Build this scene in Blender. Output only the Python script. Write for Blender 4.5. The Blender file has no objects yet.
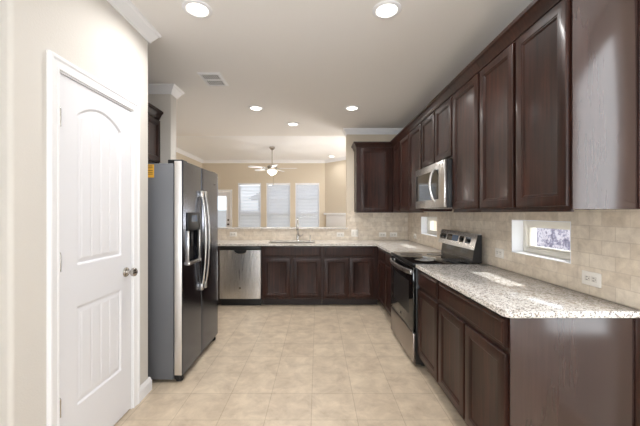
import bpy, bmesh, math, random
from mathutils import Vector, Matrix
PI = math.pi
random.seed(7)
S = bpy.context.scene
COL = S.collection

# ---------------------------------------------------------------- camera
cam = bpy.data.cameras.new('camera')
cam.sensor_width = 36.0
cam.lens = 36.0 * 315.0 / 640.0
cam.shift_x = 2.5 / 640.0
cam.shift_y = 0.0
cam.clip_start = 0.02
camo = bpy.data.objects.new('camera', cam)
camo.location = (0, 0, 1.365)
camo.rotation_euler = (PI / 2, 0, 0)
COL.objects.link(camo)
S.camera = camo

# ---------------------------------------------------------------- colour management, sky, sun, daylight, added fill
S.view_settings.view_transform = 'Standard'
S.view_settings.look = 'None'
S.view_settings.gamma = 1.0
S.view_settings.use_curve_mapping = False
S.view_settings.exposure = 0.15

W = bpy.data.worlds.new('sky')
S.world = W
W.use_nodes = True
wn = W.node_tree.nodes
wl = W.node_tree.links
for n in list(wn):
    wn.remove(n)
wo = wn.new('ShaderNodeOutputWorld')
wb = wn.new('ShaderNodeBackground')
sky = wn.new('ShaderNodeTexSky')
sky.sky_type = 'HOSEK_WILKIE'
sky.sun_direction = Vector((0.8, -0.04, 0.58)).normalized()
sky.turbidity = 4.0
mixw = wn.new('ShaderNodeMixRGB')
mixw.inputs[0].default_value = 0.6
mixw.inputs[2].default_value = (1.0, 1.03, 1.1, 1)
wl.new(sky.outputs[0], mixw.inputs[1])
wl.new(mixw.outputs[0], wb.inputs[0])
wb.inputs[1].default_value = 3.6
wl.new(wb.outputs[0], wo.inputs[0])

sun = bpy.data.lights.new('sun', 'SUN')
sun.energy = 8.0; sun.angle = 0.02; sun.color = (1, 0.96, 0.9)
suno = bpy.data.objects.new('sun', sun)
suno.rotation_euler = Vector((-0.8, 0.04, -0.58)).to_track_quat('-Z', 'Y').to_euler()
COL.objects.link(suno)

def area_light(name, loc, rot, sx, sy, power, color=(1, 1, 1)):
    l = bpy.data.lights.new(name, 'AREA')
    l.shape = 'RECTANGLE'; l.size = sx; l.size_y = sy; l.energy = power; l.color = color
    o = bpy.data.objects.new(name, l)
    o.location = loc; o.rotation_euler = rot
    COL.objects.link(o)
    return o
# side: daylight of a window out of view; rear and living: added fill panels
area_light('fill_rear', (-1.2, -3.62, 1.45), (PI / 2 + 0.75, 0, 0), 5.0, 1.8, 310, (0.89, 0.945, 1.0))  # added uplight for the ceiling, not a real window
area_light('daylight_side', (1.735, 0.55, 1.62), (PI / 2, 0, PI / 2), 1.15, 1.7, 20, (0.90, 0.95, 1.0))
area_light('fill_living', (1.92, 7.4, 1.5), (PI / 2 + 0.6, 0, PI / 2), 1.6, 1.4, 95, (1.0, 0.98, 0.95))  # added uplight for the living room ceiling, at a windowless wall

# ---------------------------------------------------------------- materials
def lin(c):
    out = []
    for v in c[:3]:
        v = v / 255.0
        out.append(v / 12.92 if v <= 0.04045 else ((v + 0.055) / 1.055) ** 2.4)
    return tuple(out) + (1.0,)

def new_mat(name):
    m = bpy.data.materials.new(name)
    m.use_nodes = True
    nt = m.node_tree
    b = nt.nodes['Principled BSDF']
    return m, nt, b

def setp(b, **k):
    for key, v in k.items():
        b.inputs[key].default_value = v

def plain(name, rgb, rough=0.5, metal=0.0, spec=0.5, bump=0.0, bscale=200.0, coat=0.0):
    m, nt, b = new_mat(name)
    setp(b, **{'Base Color': lin(rgb), 'Roughness': rough, 'Metallic': metal, 'Specular IOR Level': spec, 'Coat Weight': coat})
    if bump > 0:
        tc = nt.nodes.new('ShaderNodeTexCoord')
        no = nt.nodes.new('ShaderNodeTexNoise'); no.inputs['Scale'].default_value = bscale; no.inputs['Detail'].default_value = 3
        bp = nt.nodes.new('ShaderNodeBump'); bp.inputs['Strength'].default_value = bump; bp.inputs['Distance'].default_value = 0.004
        nt.links.new(tc.outputs['Object'], no.inputs['Vector'])
        nt.links.new(no.outputs['Fac'], bp.inputs['Height'])
        nt.links.new(bp.outputs['Normal'], b.inputs['Normal'])
    return m

def ramp(nt, stops):
    r = nt.nodes.new('ShaderNodeValToRGB')
    e = r.color_ramp.elements
    while len(e) < len(stops):
        e.new(0.5)
    for i, (p, c) in enumerate(stops):
        e[i].position = p; e[i].color = lin(c)
    return r

def mapped(nt, scale, swap=None, loc=(0, 0, 0)):
    tc = nt.nodes.new('ShaderNodeTexCoord')
    src = tc.outputs['Object']
    if swap:
        sp = nt.nodes.new('ShaderNodeSeparateXYZ'); cb = nt.nodes.new('ShaderNodeCombineXYZ')
        nt.links.new(src, sp.inputs[0])
        for i, ax in enumerate(swap):
            nt.links.new(sp.outputs['XYZ'.index(ax)], cb.inputs[i])
        src = cb.outputs[0]
    mp = nt.nodes.new('ShaderNodeMapping')
    mp.inputs['Scale'].default_value = scale
    mp.inputs['Location'].default_value = loc
    nt.links.new(src, mp.inputs['Vector'])
    return mp.outputs['Vector']

def wood(name, dark, mid, light, rough=0.33, coat=0.25):
    m, nt, b = new_mat(name)
    v = mapped(nt, (28, 28, 1.6))
    n1 = nt.nodes.new('ShaderNodeTexNoise'); n1.inputs['Scale'].default_value = 1.6; n1.inputs['Detail'].default_value = 8; n1.inputs['Roughness'].default_value = 0.6
    nt.links.new(v, n1.inputs['Vector'])
    v2 = mapped(nt, (2.2, 2.2, 1.1))
    n2 = nt.nodes.new('ShaderNodeTexNoise'); n2.inputs['Scale'].default_value = 2.4; n2.inputs['Detail'].default_value = 4
    nt.links.new(v2, n2.inputs['Vector'])
    mx = nt.nodes.new('ShaderNodeMath'); mx.operation = 'MULTIPLY_ADD'; mx.inputs[1].default_value = 0.6
    nt.links.new(n1.outputs['Fac'], mx.inputs[0])
    ms = nt.nodes.new('ShaderNodeMath'); ms.operation = 'MULTIPLY'; ms.inputs[1].default_value = 0.4
    nt.links.new(n2.outputs['Fac'], ms.inputs[0])
    nt.links.new(ms.outputs[0], mx.inputs[2])
    r = ramp(nt, [(0.36, dark), (0.5, mid), (0.66, light)])
    nt.links.new(mx.outputs[0], r.inputs[0])
    nt.links.new(r.outputs[0], b.inputs['Base Color'])
    setp(b, **{'Roughness': rough, 'Coat Weight': coat, 'Coat Roughness': 0.16})
    b.inputs['Specular IOR Level'].default_value = 0.25 if coat < 0.5 else 0.7
    bp = nt.nodes.new('ShaderNodeBump'); bp.inputs['Strength'].default_value = 0.03 if coat < 0.5 else 0.0; bp.inputs['Distance'].default_value = 0.002
    nt.links.new(n1.outputs['Fac'], bp.inputs['Height'])
    nt.links.new(bp.outputs['Normal'], b.inputs['Normal'])
    return m

def tiles(name, w, h, loc, offset, base1, base2, mortar, msize, swap, rough, noise=4.0, mott=(0.4, 0.62)):
    m, nt, b = new_mat(name)
    v = mapped(nt, (1, 1, 1), swap, loc)
    br = nt.nodes.new('ShaderNodeTexBrick')
    br.offset = offset; br.squash = 1.0
    br.inputs['Scale'].default_value = 1.0
    br.inputs['Brick Width'].default_value = w
    br.inputs['Row Height'].default_value = h
    br.inputs['Mortar Size'].default_value = msize
    br.inputs['Mortar Smooth'].default_value = 0.3
    br.inputs['Bias'].default_value = 0.0
    br.inputs['Color1'].default_value = lin(base1)
    br.inputs['Color2'].default_value = lin(base2)
    br.inputs['Mortar'].default_value = lin(mortar)
    nt.links.new(v, br.inputs['Vector'])
    no = nt.nodes.new('ShaderNodeTexNoise'); no.inputs['Scale'].default_value = noise; no.inputs['Detail'].default_value = 9; no.inputs['Roughness'].default_value = 0.68
    no.inputs['Distortion'].default_value = 0.4
    nt.links.new(v, no.inputs['Vector'])
    r = ramp(nt, [(mott[0], (205, 200, 196)), (mott[1], (255, 255, 255))])
    nt.links.new(no.outputs['Fac'], r.inputs[0])
    mm = nt.nodes.new('ShaderNodeMixRGB'); mm.blend_type = 'MULTIPLY'; mm.inputs[0].default_value = 1.0
    nt.links.new(br.outputs['Color'], mm.inputs[1]); nt.links.new(r.outputs[0], mm.inputs[2])
    nt.links.new(mm.outputs[0], b.inputs['Base Color'])
    setp(b, **{'Roughness': rough})
    bp = nt.nodes.new('ShaderNodeBump'); bp.inputs['Strength'].default_value = 0.12; bp.inputs['Distance'].default_value = 0.002; bp.invert = True
    nt.links.new(br.outputs['Fac'], bp.inputs['Height'])
    nt.links.new(bp.outputs['Normal'], b.inputs['Normal'])
    return m

def granite(name):
    m, nt, b = new_mat(name)
    v = mapped(nt, (1, 1, 1))
    n0 = nt.nodes.new('ShaderNodeTexNoise'); n0.inputs['Scale'].default_value = 42; n0.inputs['Detail'].default_value = 6; n0.inputs['Roughness'].default_value = 0.7
    nt.links.new(v, n0.inputs['Vector'])
    r0 = ramp(nt, [(0.36, (176, 164, 154)), (0.45, (226, 220, 213)), (0.58, (244, 241, 237)), (0.72, (212, 198, 182))])
    nt.links.new(n0.outputs['Fac'], r0.inputs[0])
    vo = nt.nodes.new('ShaderNodeTexVoronoi'); vo.inputs['Scale'].default_value = 200
    nt.links.new(v, vo.inputs['Vector'])
    r1 = ramp(nt, [(0.07, (52, 44, 42)), (0.16, (138, 126, 118)), (0.30, (255, 255, 255))])
    sep = nt.nodes.new('ShaderNodeSeparateColor')
    nt.links.new(vo.outputs['Color'], sep.inputs[0])
    nt.links.new(sep.outputs[0], r1.inputs[0])
    mm = nt.nodes.new('ShaderNodeMixRGB'); mm.blend_type = 'MULTIPLY'; mm.inputs[0].default_value = 0.8
    nt.links.new(r0.outputs[0], mm.inputs[1]); nt.links.new(r1.outputs[0], mm.inputs[2])
    nt.links.new(mm.outputs[0], b.inputs['Base Color'])
    setp(b, **{'Roughness': 0.12, 'Specular IOR Level': 0.6})
    return m

def steel(name, rgb, rough=0.3, axis=2):
    m, nt, b = new_mat(name)
    sc = [160, 160, 160]; sc[axis] = 1.5
    v = mapped(nt, tuple(sc))
    no = nt.nodes.new('ShaderNodeTexNoise'); no.inputs['Scale'].default_value = 3; no.inputs['Detail'].default_value = 3
    nt.links.new(v, no.inputs['Vector'])
    mr = nt.nodes.new('ShaderNodeMapRange'); mr.inputs[3].default_value = rough - 0.05; mr.inputs[4].default_value = rough + 0.07
    nt.links.new(no.outputs['Fac'], mr.inputs[0]); nt.links.new(mr.outputs[0], b.inputs['Roughness'])
    setp(b, **{'Base Color': lin(rgb), 'Metallic': 1.0})
    return m

def emission(name, rgb, strength):
    m, nt, b = new_mat(name)
    setp(b, **{'Base Color': lin(rgb), 'Emission Color': lin(rgb), 'Emission Strength': strength})
    return m

def pane_mat(name):
    m, nt, b = new_mat(name)
    nt.nodes.remove(b)
    out = nt.nodes['Material Output']
    tr = nt.nodes.new('ShaderNodeBsdfTransparent'); tr.inputs[0].default_value = (0.95, 0.97, 0.98, 1)
    gl = nt.nodes.new('ShaderNodeBsdfGlossy'); gl.inputs['Roughness'].default_value = 0.02
    lw = nt.nodes.new('ShaderNodeLayerWeight'); lw.inputs[0].default_value = 0.5
    pw = nt.nodes.new('ShaderNodeMath'); pw.operation = 'POWER'; pw.inputs[1].default_value = 5.0
    fr = nt.nodes.new('ShaderNodeMath'); fr.operation = 'MULTIPLY_ADD'; fr.inputs[1].default_value = 0.9; fr.inputs[2].default_value = 0.03
    nt.links.new(lw.outputs['Facing'], pw.inputs[0]); nt.links.new(pw.outputs[0], fr.inputs[0])
    mx = nt.nodes.new('ShaderNodeMixShader')
    nt.links.new(fr.outputs[0], mx.inputs[0]); nt.links.new(tr.outputs[0], mx.inputs[1]); nt.links.new(gl.outputs[0], mx.inputs[2])
    nt.links.new(mx.outputs[0], out.inputs[0])
    return m

def translucent(name, rgb, fac):
    m, nt, b = new_mat(name)
    out = nt.nodes['Material Output']
    setp(b, **{'Base Color': lin(rgb), 'Roughness': 0.5})
    tl = nt.nodes.new('ShaderNodeBsdfTranslucent'); tl.inputs[0].default_value = lin(rgb)
    mx = nt.nodes.new('ShaderNodeMixShader'); mx.inputs[0].default_value = fac
    nt.links.new(b.outputs[0], mx.inputs[1]); nt.links.new(tl.outputs[0], mx.inputs[2])
    nt.links.new(mx.outputs[0], out.inputs[0])
    return m

def speckle(name, stops, scale, rough=0.9):
    m, nt, b = new_mat(name)
    v = mapped(nt, (1, 1, 1))
    no = nt.nodes.new('ShaderNodeTexNoise'); no.inputs['Scale'].default_value = scale; no.inputs['Detail'].default_value = 5; no.inputs['Roughness'].default_value = 0.75
    nt.links.new(v, no.inputs['Vector'])
    r = ramp(nt, stops)
    nt.links.new(no.outputs['Fac'], r.inputs[0]); nt.links.new(r.outputs[0], b.inputs['Base Color'])
    setp(b, **{'Roughness': rough})
    return m

M = {}
M['wall'] = plain('wall_paint', (219, 214, 207), 0.7, bump=0.25, bscale=130)
M['tan'] = plain('wall_tan_tone', (216, 204, 185), 0.7, bump=0.2, bscale=130)  # tanner tone of the wall colour, for the right, back and living walls
M['ceil'] = plain('ceiling_paint', (242, 239, 236), 0.8, bump=0.2, bscale=110)
M['white'] = plain('white_trim_paint', (246, 246, 248), 0.35)
M['doorw'] = plain('white_door_paint', (236, 236, 240), 0.32)
M['wood'] = wood('espresso_wood', (29, 15, 12), (47, 26, 20), (68, 38, 29), 0.40, 0.12)
M['woodend'] = wood('espresso_veneer', (55, 40, 38), (60, 44, 41), (66, 48, 45), 0.2, 0.52)
M['toe'] = plain('toe_kick_brown', (38, 25, 22), 0.5)
M['floor'] = tiles('beige_floor_tile', 0.305, 0.305, (0.0415 + 0.305 * 30, -2.077 + 0.305 * 30, 0), 0.0, (221, 205, 182), (215, 198, 175), (192, 175, 152), 0.003, 'XYZ', 0.36, 7.0, (0.25, 0.7))
M['tileB'] = tiles('travertine_tile_rear', 0.152, 0.076, (3.04, -0.915 + 0.76, 0), 0.5, (243, 232, 215), (229, 215, 195), (223, 210, 191), 0.003, 'XZY', 0.4, 14.0, (0.2, 0.7))
M['tileR'] = tiles('travertine_tile_side', 0.152, 0.076, (0.01, -0.915 + 0.76, 0), 0.5, (243, 232, 215), (230, 216, 196), (224, 211, 193), 0.003, 'YZX', 0.4, 14.0, (0.2, 0.7))
M['granite'] = granite('speckled_granite')
M['steel'] = steel('brushed_steel', (205, 203, 201), 0.27)
M['slate'] = steel('dark_brushed_steel', (104, 109, 121), 0.19)
M['edge'] = steel('steel_edge_reflection', (232, 231, 229), 0.38)  # paler copy of the door steel, for the edge's bright reflection
M['drawer'] = steel('steel_floor_tinted', (165, 158, 154), 0.3)  # stainless darkened and warmed in colour, for the floor reflected in it
M['fside'] = plain('grey_painted_steel', (104, 106, 111), 0.45, bump=0.1, bscale=300)
M['chrome'] = plain('satin_nickel', (190, 186, 180), 0.22, 1.0)
M['black'] = plain('black_plastic', (20, 20, 22), 0.4)
M['bglass'] = plain('black_glass', (9, 9, 10), 0.04, spec=0.6)
M['ring'] = plain('grey_printed_ring', (70, 70, 72), 0.2)
M['lcd'] = plain('dark_blue_display', (60, 84, 112), 0.15)
M['plate'] = plain('white_plastic_plate', (238, 233, 225), 0.4)
M['slot'] = plain('dark_slot', (90, 86, 82), 0.6)
M['socket'] = plain('off_white_socket', (222, 216, 207), 0.4)
M['lamp'] = emission('warm_lamp_lens', (255, 246, 232), 7.0)
M['bowl'] = emission('frosted_glass_bowl', (255, 250, 240), 1.3)
M['ventdark'] = plain('duct_shadow_grey', (34, 32, 30), 0.8)
M['pane'] = pane_mat('clear_pane')
M['vinyl'] = plain('almond_vinyl', (236, 231, 220), 0.4)
M['slat'] = translucent('white_blind_slat', (240, 241, 244), 0.5)
M['stick'] = plain('yellow_sticker', (232, 176, 62), 0.6)
M['ink'] = plain('dark_print', (40, 34, 28), 0.6)
M['sinkm'] = plain('sink_steel', (105, 100, 96), 0.35, 1.0)
M['hedge'] = speckle('pale_leaf_litter', [(0.36, (92, 92, 118)), (0.46, (128, 128, 156)), (0.55, (196, 196, 214)), (0.66, (110, 110, 140))], 9)
M['ground'] = speckle('dry_lawn', [(0.3, (110, 112, 90)), (0.7, (170, 168, 145))], 3)
M['fence'] = plain('grey_fence_boards', (150, 148, 150), 0.9)
M['roofing'] = plain('grey_roofing', (176, 176, 182), 0.9)

# ---------------------------------------------------------------- mesh helpers
class MB:
    def __init__(self):
        self.bm = bmesh.new()
    def box(self, x0, x1, y0, y1, z0, z1, bev=0.0, seg=2):
        bm = self.bm
        mat = Matrix.Translation(((x0 + x1) / 2, (y0 + y1) / 2, (z0 + z1) / 2)) @ Matrix.Diagonal((abs(x1 - x0), abs(y1 - y0), abs(z1 - z0), 1))
        r = bmesh.ops.create_cube(bm, size=1.0, matrix=mat)
        if bev > 0:
            es = list({e for v in r['verts'] for e in v.link_edges})
            bmesh.ops.bevel(bm, geom=es, offset=bev, segments=seg, affect='EDGES', profile=0.5, clamp_overlap=True)
        return self
    def prism(self, poly, a0, a1, fn):
        """poly of (u,v), extruded from a0 to a1; fn(u,v,a) -> xyz"""
        bm = self.bm
        lo = [bm.verts.new(fn(u, v, a0)) for u, v in poly]
        hi = [bm.verts.new(fn(u, v, a1)) for u, v in poly]
        n = len(poly)
        bm.faces.new(lo); bm.faces.new(list(reversed(hi)))
        for i in range(n):
            j = (i + 1) % n
            bm.faces.new([lo[j], lo[i], hi[i], hi[j]])
        return self
    def rings(self, rs, cap0=True, cap1=True):
        bm = self.bm
        V = [[bm.verts.new(p) for p in r] for r in rs]
        n = len(rs[0])
        for a, b in zip(V, V[1:]):
            for i in range(n):
                j = (i + 1) % n
                bm.faces.new([a[i], a[j], b[j], b[i]])
        if cap0: bm.faces.new(list(reversed(V[0])))
        if cap1: bm.faces.new(V[-1])
        bmesh.ops.remove_doubles(bm, verts=[v for ring in V for v in ring], dist=1e-6)
        return self
    def tube(self, pts, r, seg=10, closed=False):
        pts = [Vector(p) for p in pts]
        rs = []
        up = None
        for i, p in enumerate(pts):
            a = pts[max(i - 1, 0)]; b = pts[min(i + 1, len(pts) - 1)]
            t = (b - a).normalized()
            if up is None:
                up = Vector((0, 0, 1)) if abs(t.z) < 0.9 else Vector((1, 0, 0))
            s = t.cross(up).normalized(); up = s.cross(t).normalized()
            rr = r[i] if isinstance(r, (list, tuple)) else r
            rs.append([p + (s * math.cos(2 * PI * k / seg) + up * math.sin(2 * PI * k / seg)) * rr for k in range(seg)])
        return self.rings(rs)
    def lathe(self, prof, c=(0, 0, 0), axis='Z', seg=28):
        """prof of (r, h) along axis from c"""
        rs = []
        for r, h in prof:
            ring = []
            for k in range(seg):
                a = 2 * PI * k / seg
                u, v = r * math.cos(a), r * math.sin(a)
                if axis == 'Z': p = (c[0] + u, c[1] + v, c[2] + h)
                elif axis == 'Y': p = (c[0] + u, c[1] + h, c[2] + v)
                else: p = (c[0] + h, c[1] + u, c[2] + v)
                ring.append(p)
            rs.append(ring)
        return self.rings(rs)
    def panel(self, x0, x1, z0, z1, prof):
        """rectangular front facing -y; prof of (inset, y) from the back to the middle"""
        rs = []
        for ins, y in prof:
            rs.append([(x0 + ins, y, z0 + ins), (x1 - ins, y, z0 + ins), (x1 - ins, y, z1 - ins), (x0 + ins, y, z1 - ins)])
        return self.rings(rs)
    def sweep(self, prof, path, fn, side=1, closed=False):
        """prof of (o,h): o is the offset to the given side of path (u,v), h the height; mitred corners"""
        P = [Vector(p) for p in path]
        rs = []
        n = len(P)
        for i in range(n):
            if closed: d0 = (P[i] - P[i - 1]).normalized(); d1 = (P[(i + 1) % n] - P[i]).normalized()
            else:
                d0 = (P[i] - P[i - 1]).normalized() if i > 0 else (P[1] - P[0]).normalized()
                d1 = (P[i + 1] - P[i]).normalized() if i < n - 1 else d0
            n0 = Vector((d0.y, -d0.x)) * side; n1 = Vector((d1.y, -d1.x)) * side
            mvec = (n0 + n1); mvec = mvec / max(0.2, mvec.dot(n0))
            rs.append([fn(P[i].x + mvec.x * o, P[i].y + mvec.y * o, h) for o, h in prof])
        if closed: rs.append(rs[0])
        return self.rings(rs, not closed, not closed)
    def build(self, name, mat, parent=None, loc=(0, 0, 0), rotz=0.0, smooth=35, kind=None):
        bm = self.bm
        bmesh.ops.recalc_face_normals(bm, faces=bm.faces)
        me = bpy.data.meshes.new(name)
        bm.to_mesh(me); bm.free()
        me.materials.append(mat)
        if smooth:
            me.polygons.foreach_set('use_smooth', [True] * len(me.polygons))
            me.set_sharp_from_angle(angle=math.radians(smooth))
        o = bpy.data.objects.new(name, me)
        COL.objects.link(o)
        o.location = loc; o.rotation_euler = (0, 0, rotz)
        if parent is not None: o.parent = parent
        if kind: o['kind'] = kind
        return o

def tag(o, label, cat, group=None, kind=None):
    o['label'] = label; o['category'] = cat
    if group: o['group'] = group
    if kind: o['kind'] = kind
    return o

def thing(name, label, cat, loc=(0, 0, 0), rotz=0.0, group=None, kind=None):
    o = bpy.data.objects.new(name, None)
    COL.objects.link(o)
    o.location = loc; o.rotation_euler = (0, 0, rotz)
    o.empty_display_size = 0.1
    return tag(o, label, cat, group, kind)

def struct(name, mb, mat, label, cat, **k):
    o = mb.build(name, mat, **k)
    return tag(o, label, cat, None, 'structure')

def copy_tree(o, parent=None):
    c = o.copy()
    COL.objects.link(c)
    if parent is not None: c.parent = parent
    for ch in list(o.children):
        copy_tree(ch, c)
    return c

XY = lambda u, v, h: (u, v, h)
def arc(cx, cy, r, a0, a1, n=8):
    return [(cx + r * math.cos(math.radians(a0 + (a1 - a0) * i / n)), cy + r * math.sin(math.radians(a0 + (a1 - a0) * i / n))) for i in range(n + 1)]
def cut(o, mb):
    """carve the closed mesh mb out of the object o"""
    c = mb.build('cutter', M['black'], o.parent, smooth=0)
    md = o.modifiers.new('b', 'BOOLEAN'); md.operation = 'DIFFERENCE'; md.object = c; md.solver = 'EXACT'
    dg = bpy.context.evaluated_depsgraph_get(); dg.update()
    me = bpy.data.meshes.new_from_object(o.evaluated_get(dg))
    old = o.data
    o.modifiers.clear(); o.data = me
    bpy.data.meshes.remove(old)
    cm = c.data
    bpy.data.objects.remove(c); bpy.data.meshes.remove(cm)

CEIL = 2.76
LCEIL = 3.05
# ================================================================ SETTING
struct('floor', MB().box(-4.1, 2.15, -3.8, 10.3, -0.1, 0.0), M['floor'], 'beige square ceramic tile floor of the kitchen', 'floor', smooth=0)
struct('ceiling', MB().box(-4.1, 2.15, -3.8, 1.32, CEIL, CEIL + 0.1).box(-4.1, 2.15, 1.32, 5.7, CEIL, CEIL + 0.1).box(-4.1, 2.15, 5.55, 5.7, CEIL + 0.1, LCEIL + 0.1), M['ceil'], 'flat beige kitchen ceiling with recessed lights', 'ceiling', smooth=0)
struct('ceiling_living', MB().box(-4.1, 2.15, 5.7, 10.3, LCEIL, LCEIL + 0.1), M['white'], 'higher pale ceiling of the living room beyond the half wall', 'ceiling', smooth=0)

# right wall with the two small windows (A near, B far)
WA = (1.864, 2.435, 1.063, 1.315)
WB = (3.955, 4.56, 1.063, 1.315)
def wall_with_holes(mb, x0, x1, y0, y1, z0, z1, holes):
    ys = y0
    for (a, b, c, d) in sorted(holes):
        mb.box(x0, x1, ys, a, z0, z1)
        if c > z0: mb.box(x0, x1, a, b, z0, c)
        if d < z1: mb.box(x0, x1, a, b, d, z1)
        ys = b
    mb.box(x0, x1, ys, y1, z0, z1)
    return mb
struct('wall_right', wall_with_holes(MB(), 1.508, 1.67, 1.37, 5.40, 0, CEIL, [WA, WB]), M['tan'], 'right kitchen wall behind the long cabinet run', 'wall', smooth=0)
struct('wall_right_tile', wall_with_holes(MB(), 1.50, 1.508, 1.37, 5.23, 0.916, 1.40, [WA, WB]), M['tileR'], 'beige travertine subway backsplash on the right wall', 'backsplash', smooth=0)
struct('wall_back', MB().box(0.487, 1.67, 5.238, 5.40, 0, CEIL).box(1.67, 2.15, 5.238, 5.40, 0, CEIL), M['tan'], 'full height back wall behind the corner upper cabinet', 'wall', smooth=0)
struct('wall_half', MB().box(-2.9, 0.487, 5.238, 5.40, 0, 1.10), M['tan'], 'half height wall between sink counter and living room', 'wall', smooth=0)
struct('wall_back_tile', MB().box(-2.75, 0.487, 5.23, 5.238, 0.916, 1.10).box(0.487, 1.50, 5.23, 5.238, 0.916, 1.40), M['tileB'], 'beige travertine subway backsplash behind the sink', 'backsplash', smooth=0)

# left side: pantry block, fridge niche, stub wall
PX = -1.295
DY0, DY1, DZ = 1.575, 2.198, 2.075
near = [(-4.1, 1.33)] + arc(PX - 0.02, 1.35, 0.02, -90, 0, 6) + [(PX, DY0), (PX - 0.12, DY0), (PX - 0.12, 1.45), (-4.1, 1.45)]
far = [(PX, DY1)] + arc(PX - 0.02, 2.40, 0.02, 0, 90, 6) + [(-2.15, 2.42), (-2.15, 2.30), (PX - 0.12, 2.30), (PX - 0.12, DY1)]
mb = MB().prism(near, 0, CEIL, XY).prism(far, 0, CEIL, XY).box(PX - 0.12, PX, DY0, DY1, DZ, CEIL)
struct('wall_pantry', mb, M['wall'], 'pale textured pantry wall around the white door', 'wall', smooth=25)
struct('wall_niche', MB().box(-2.15, -2.05, 2.42, 3.46, 0, CEIL), M['wall'], 'wall at the back of the refrigerator niche', 'wall', smooth=0)
struct('wall_stub', MB().box(-2.9, -1.61, 3.46, 3.60, 0, CEIL, 0.012, 2), M['wall'], 'short wall end just beyond the refrigerator', 'wall')
struct('wall_left', MB().box(-2.9, -2.75, 3.60, 5.40, 0, CEIL), M['wall'], 'left kitchen wall beyond the refrigerator', 'wall', smooth=0)
# room behind the camera
struct('wall_rear', MB().box(-4.1, -3.85, -3.8, -3.68, 0, CEIL).box(1.45, 1.85, -3.8, -3.68, 0, CEIL).box(-3.85, 1.45, -3.8, -3.68, 2.45, CEIL).box(-3.85, 1.45, -3.8, -3.68, 0, 0.45).box(-3.85, 1.45, -3.8, -3.7, 0.45, 2.45), M['wall'], 'closed rear wall behind the viewer, backing the added fill panel', 'wall', smooth=0)  # the wide opening is backed solid and only holds the added fill
struct('wall_rear_left', MB().box(-4.1, -4.0, -3.8, 1.33, 0, CEIL), M['wall'], 'left wall of the room behind the viewer', 'wall', smooth=0)
struct('wall_rear_right', MB().box(1.75, 1.85, -3.8, 1.37, 0, CEIL).box(1.67, 1.75, 1.25, 1.37, 0, CEIL), M['wall'], 'right wall of the room behind the viewer', 'wall', smooth=0)

struct('wall_light_block', MB().box(-4.1, -1.5, 0.05, 0.17, 0, CEIL), M['wall'], 'unseen partition added to keep rear light off the pantry corner', 'wall', smooth=0)  # added partition out of view, shades the pantry wall end
# living room
FY = 10.1
FW = [(-2.548, -1.81), (-1.638, -0.872), (-0.711, 0.061)]
mb = MB()
holes = [(-3.60, -2.80, 0.0, 2.05)] + [(a, b, 0.75, 2.33) for a, b in FW]
xs = -4.1
for a, b, c, d in holes:
    mb.box(xs, a, FY, FY + 0.14, 0, LCEIL)
    if c > 0: mb.box(a, b, FY, FY + 0.14, 0, c)
    mb.box(a, b, FY, FY + 0.14, d, LCEIL)
    xs = b
mb.box(xs, 0.6, FY, FY + 0.14, 0, LCEIL)
struct('wall_far', mb, M['tan'], 'tan far wall of the living room with three windows', 'wall', smooth=0)
struct('wall_far_left', MB().box(-3.8, -3.69, 5.40, FY, 0, LCEIL).box(-4.1, -2.75, 5.25, 5.40, 0, LCEIL), M['tan'], 'left wall of the living room', 'wall', smooth=0)
diag = [(0.24, FY), (0.34, FY + 0.14), (2.14, 8.44), (2.14, 5.40), (2.0, 5.40), (2.0, 8.34)]
struct('wall_far_right', MB().prism(diag, 0, LCEIL, XY), M['tan'], 'angled right wall of the living room beside the mantel', 'wall', smooth=0)
struct('wall_header', MB().box(-2.9, 2.15, 5.40, 5.55, CEIL + 0.1, LCEIL + 0.1), M['ceil'], 'wall strip above the kitchen ceiling edge', 'wall', smooth=0)

# ---------------------------------------------------------------- trims
CR = [(0, -0.09), (0.010, -0.09), (0.013, -0.075), (0.024, -0.062), (0.038, -0.040), (0.048, -0.022), (0.060, -0.015), (0.066, 0.0), (0, 0.0)]
def crown(name, path, z, label, side=1):
    prof = [(o, z + h) for o, h in CR]
    return struct(name, MB().sweep(prof, path, XY, side), M['white'], label, 'crown moulding', smooth=20)
crown('trim_1', [(-4.0, 1.33), (PX, 1.33), (PX, 2.42), (-2.05, 2.42), (-2.05, 3.46), (-1.61, 3.46), (-1.61, 3.60), (-2.75, 3.60), (-2.75, 5.40)], CEIL, 'white crown moulding along the pantry wall and the refrigerator niche')
crown('trim_2', [(0.487, 5.40), (0.487, 5.238), (1.508, 5.238), (1.508, 1.40)], CEIL, 'white crown moulding above the corner upper cabinet')
crown('trim_3', [(-3.69, 5.40), (-3.69, FY), (0.24, FY), (2.0, 8.34), (2.0, 5.40)], LCEIL, 'white crown moulding around the living room ceiling')
BB = [(0, 0), (0.016, 0), (0.016, 0.075), (0.012, 0.082), (0.009, 0.098), (0.004, 0.105), (0, 0.105)]
mb = MB().sweep(BB, [(PX, 2.27), (PX, 2.42), (-1.93, 2.42)], XY, 1)
struct('baseboard_left', mb, M['white'], 'white baseboard around the pantry wall corner by the refrigerator', 'baseboard', smooth=20)
struct('baseboard_pantry', MB().sweep(BB, [(-4.0, 1.33), (PX, 1.33), (PX, 1.503)], XY, 1), M['white'], 'white baseboard at the near pantry wall corner', 'baseboard', smooth=20)
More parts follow.
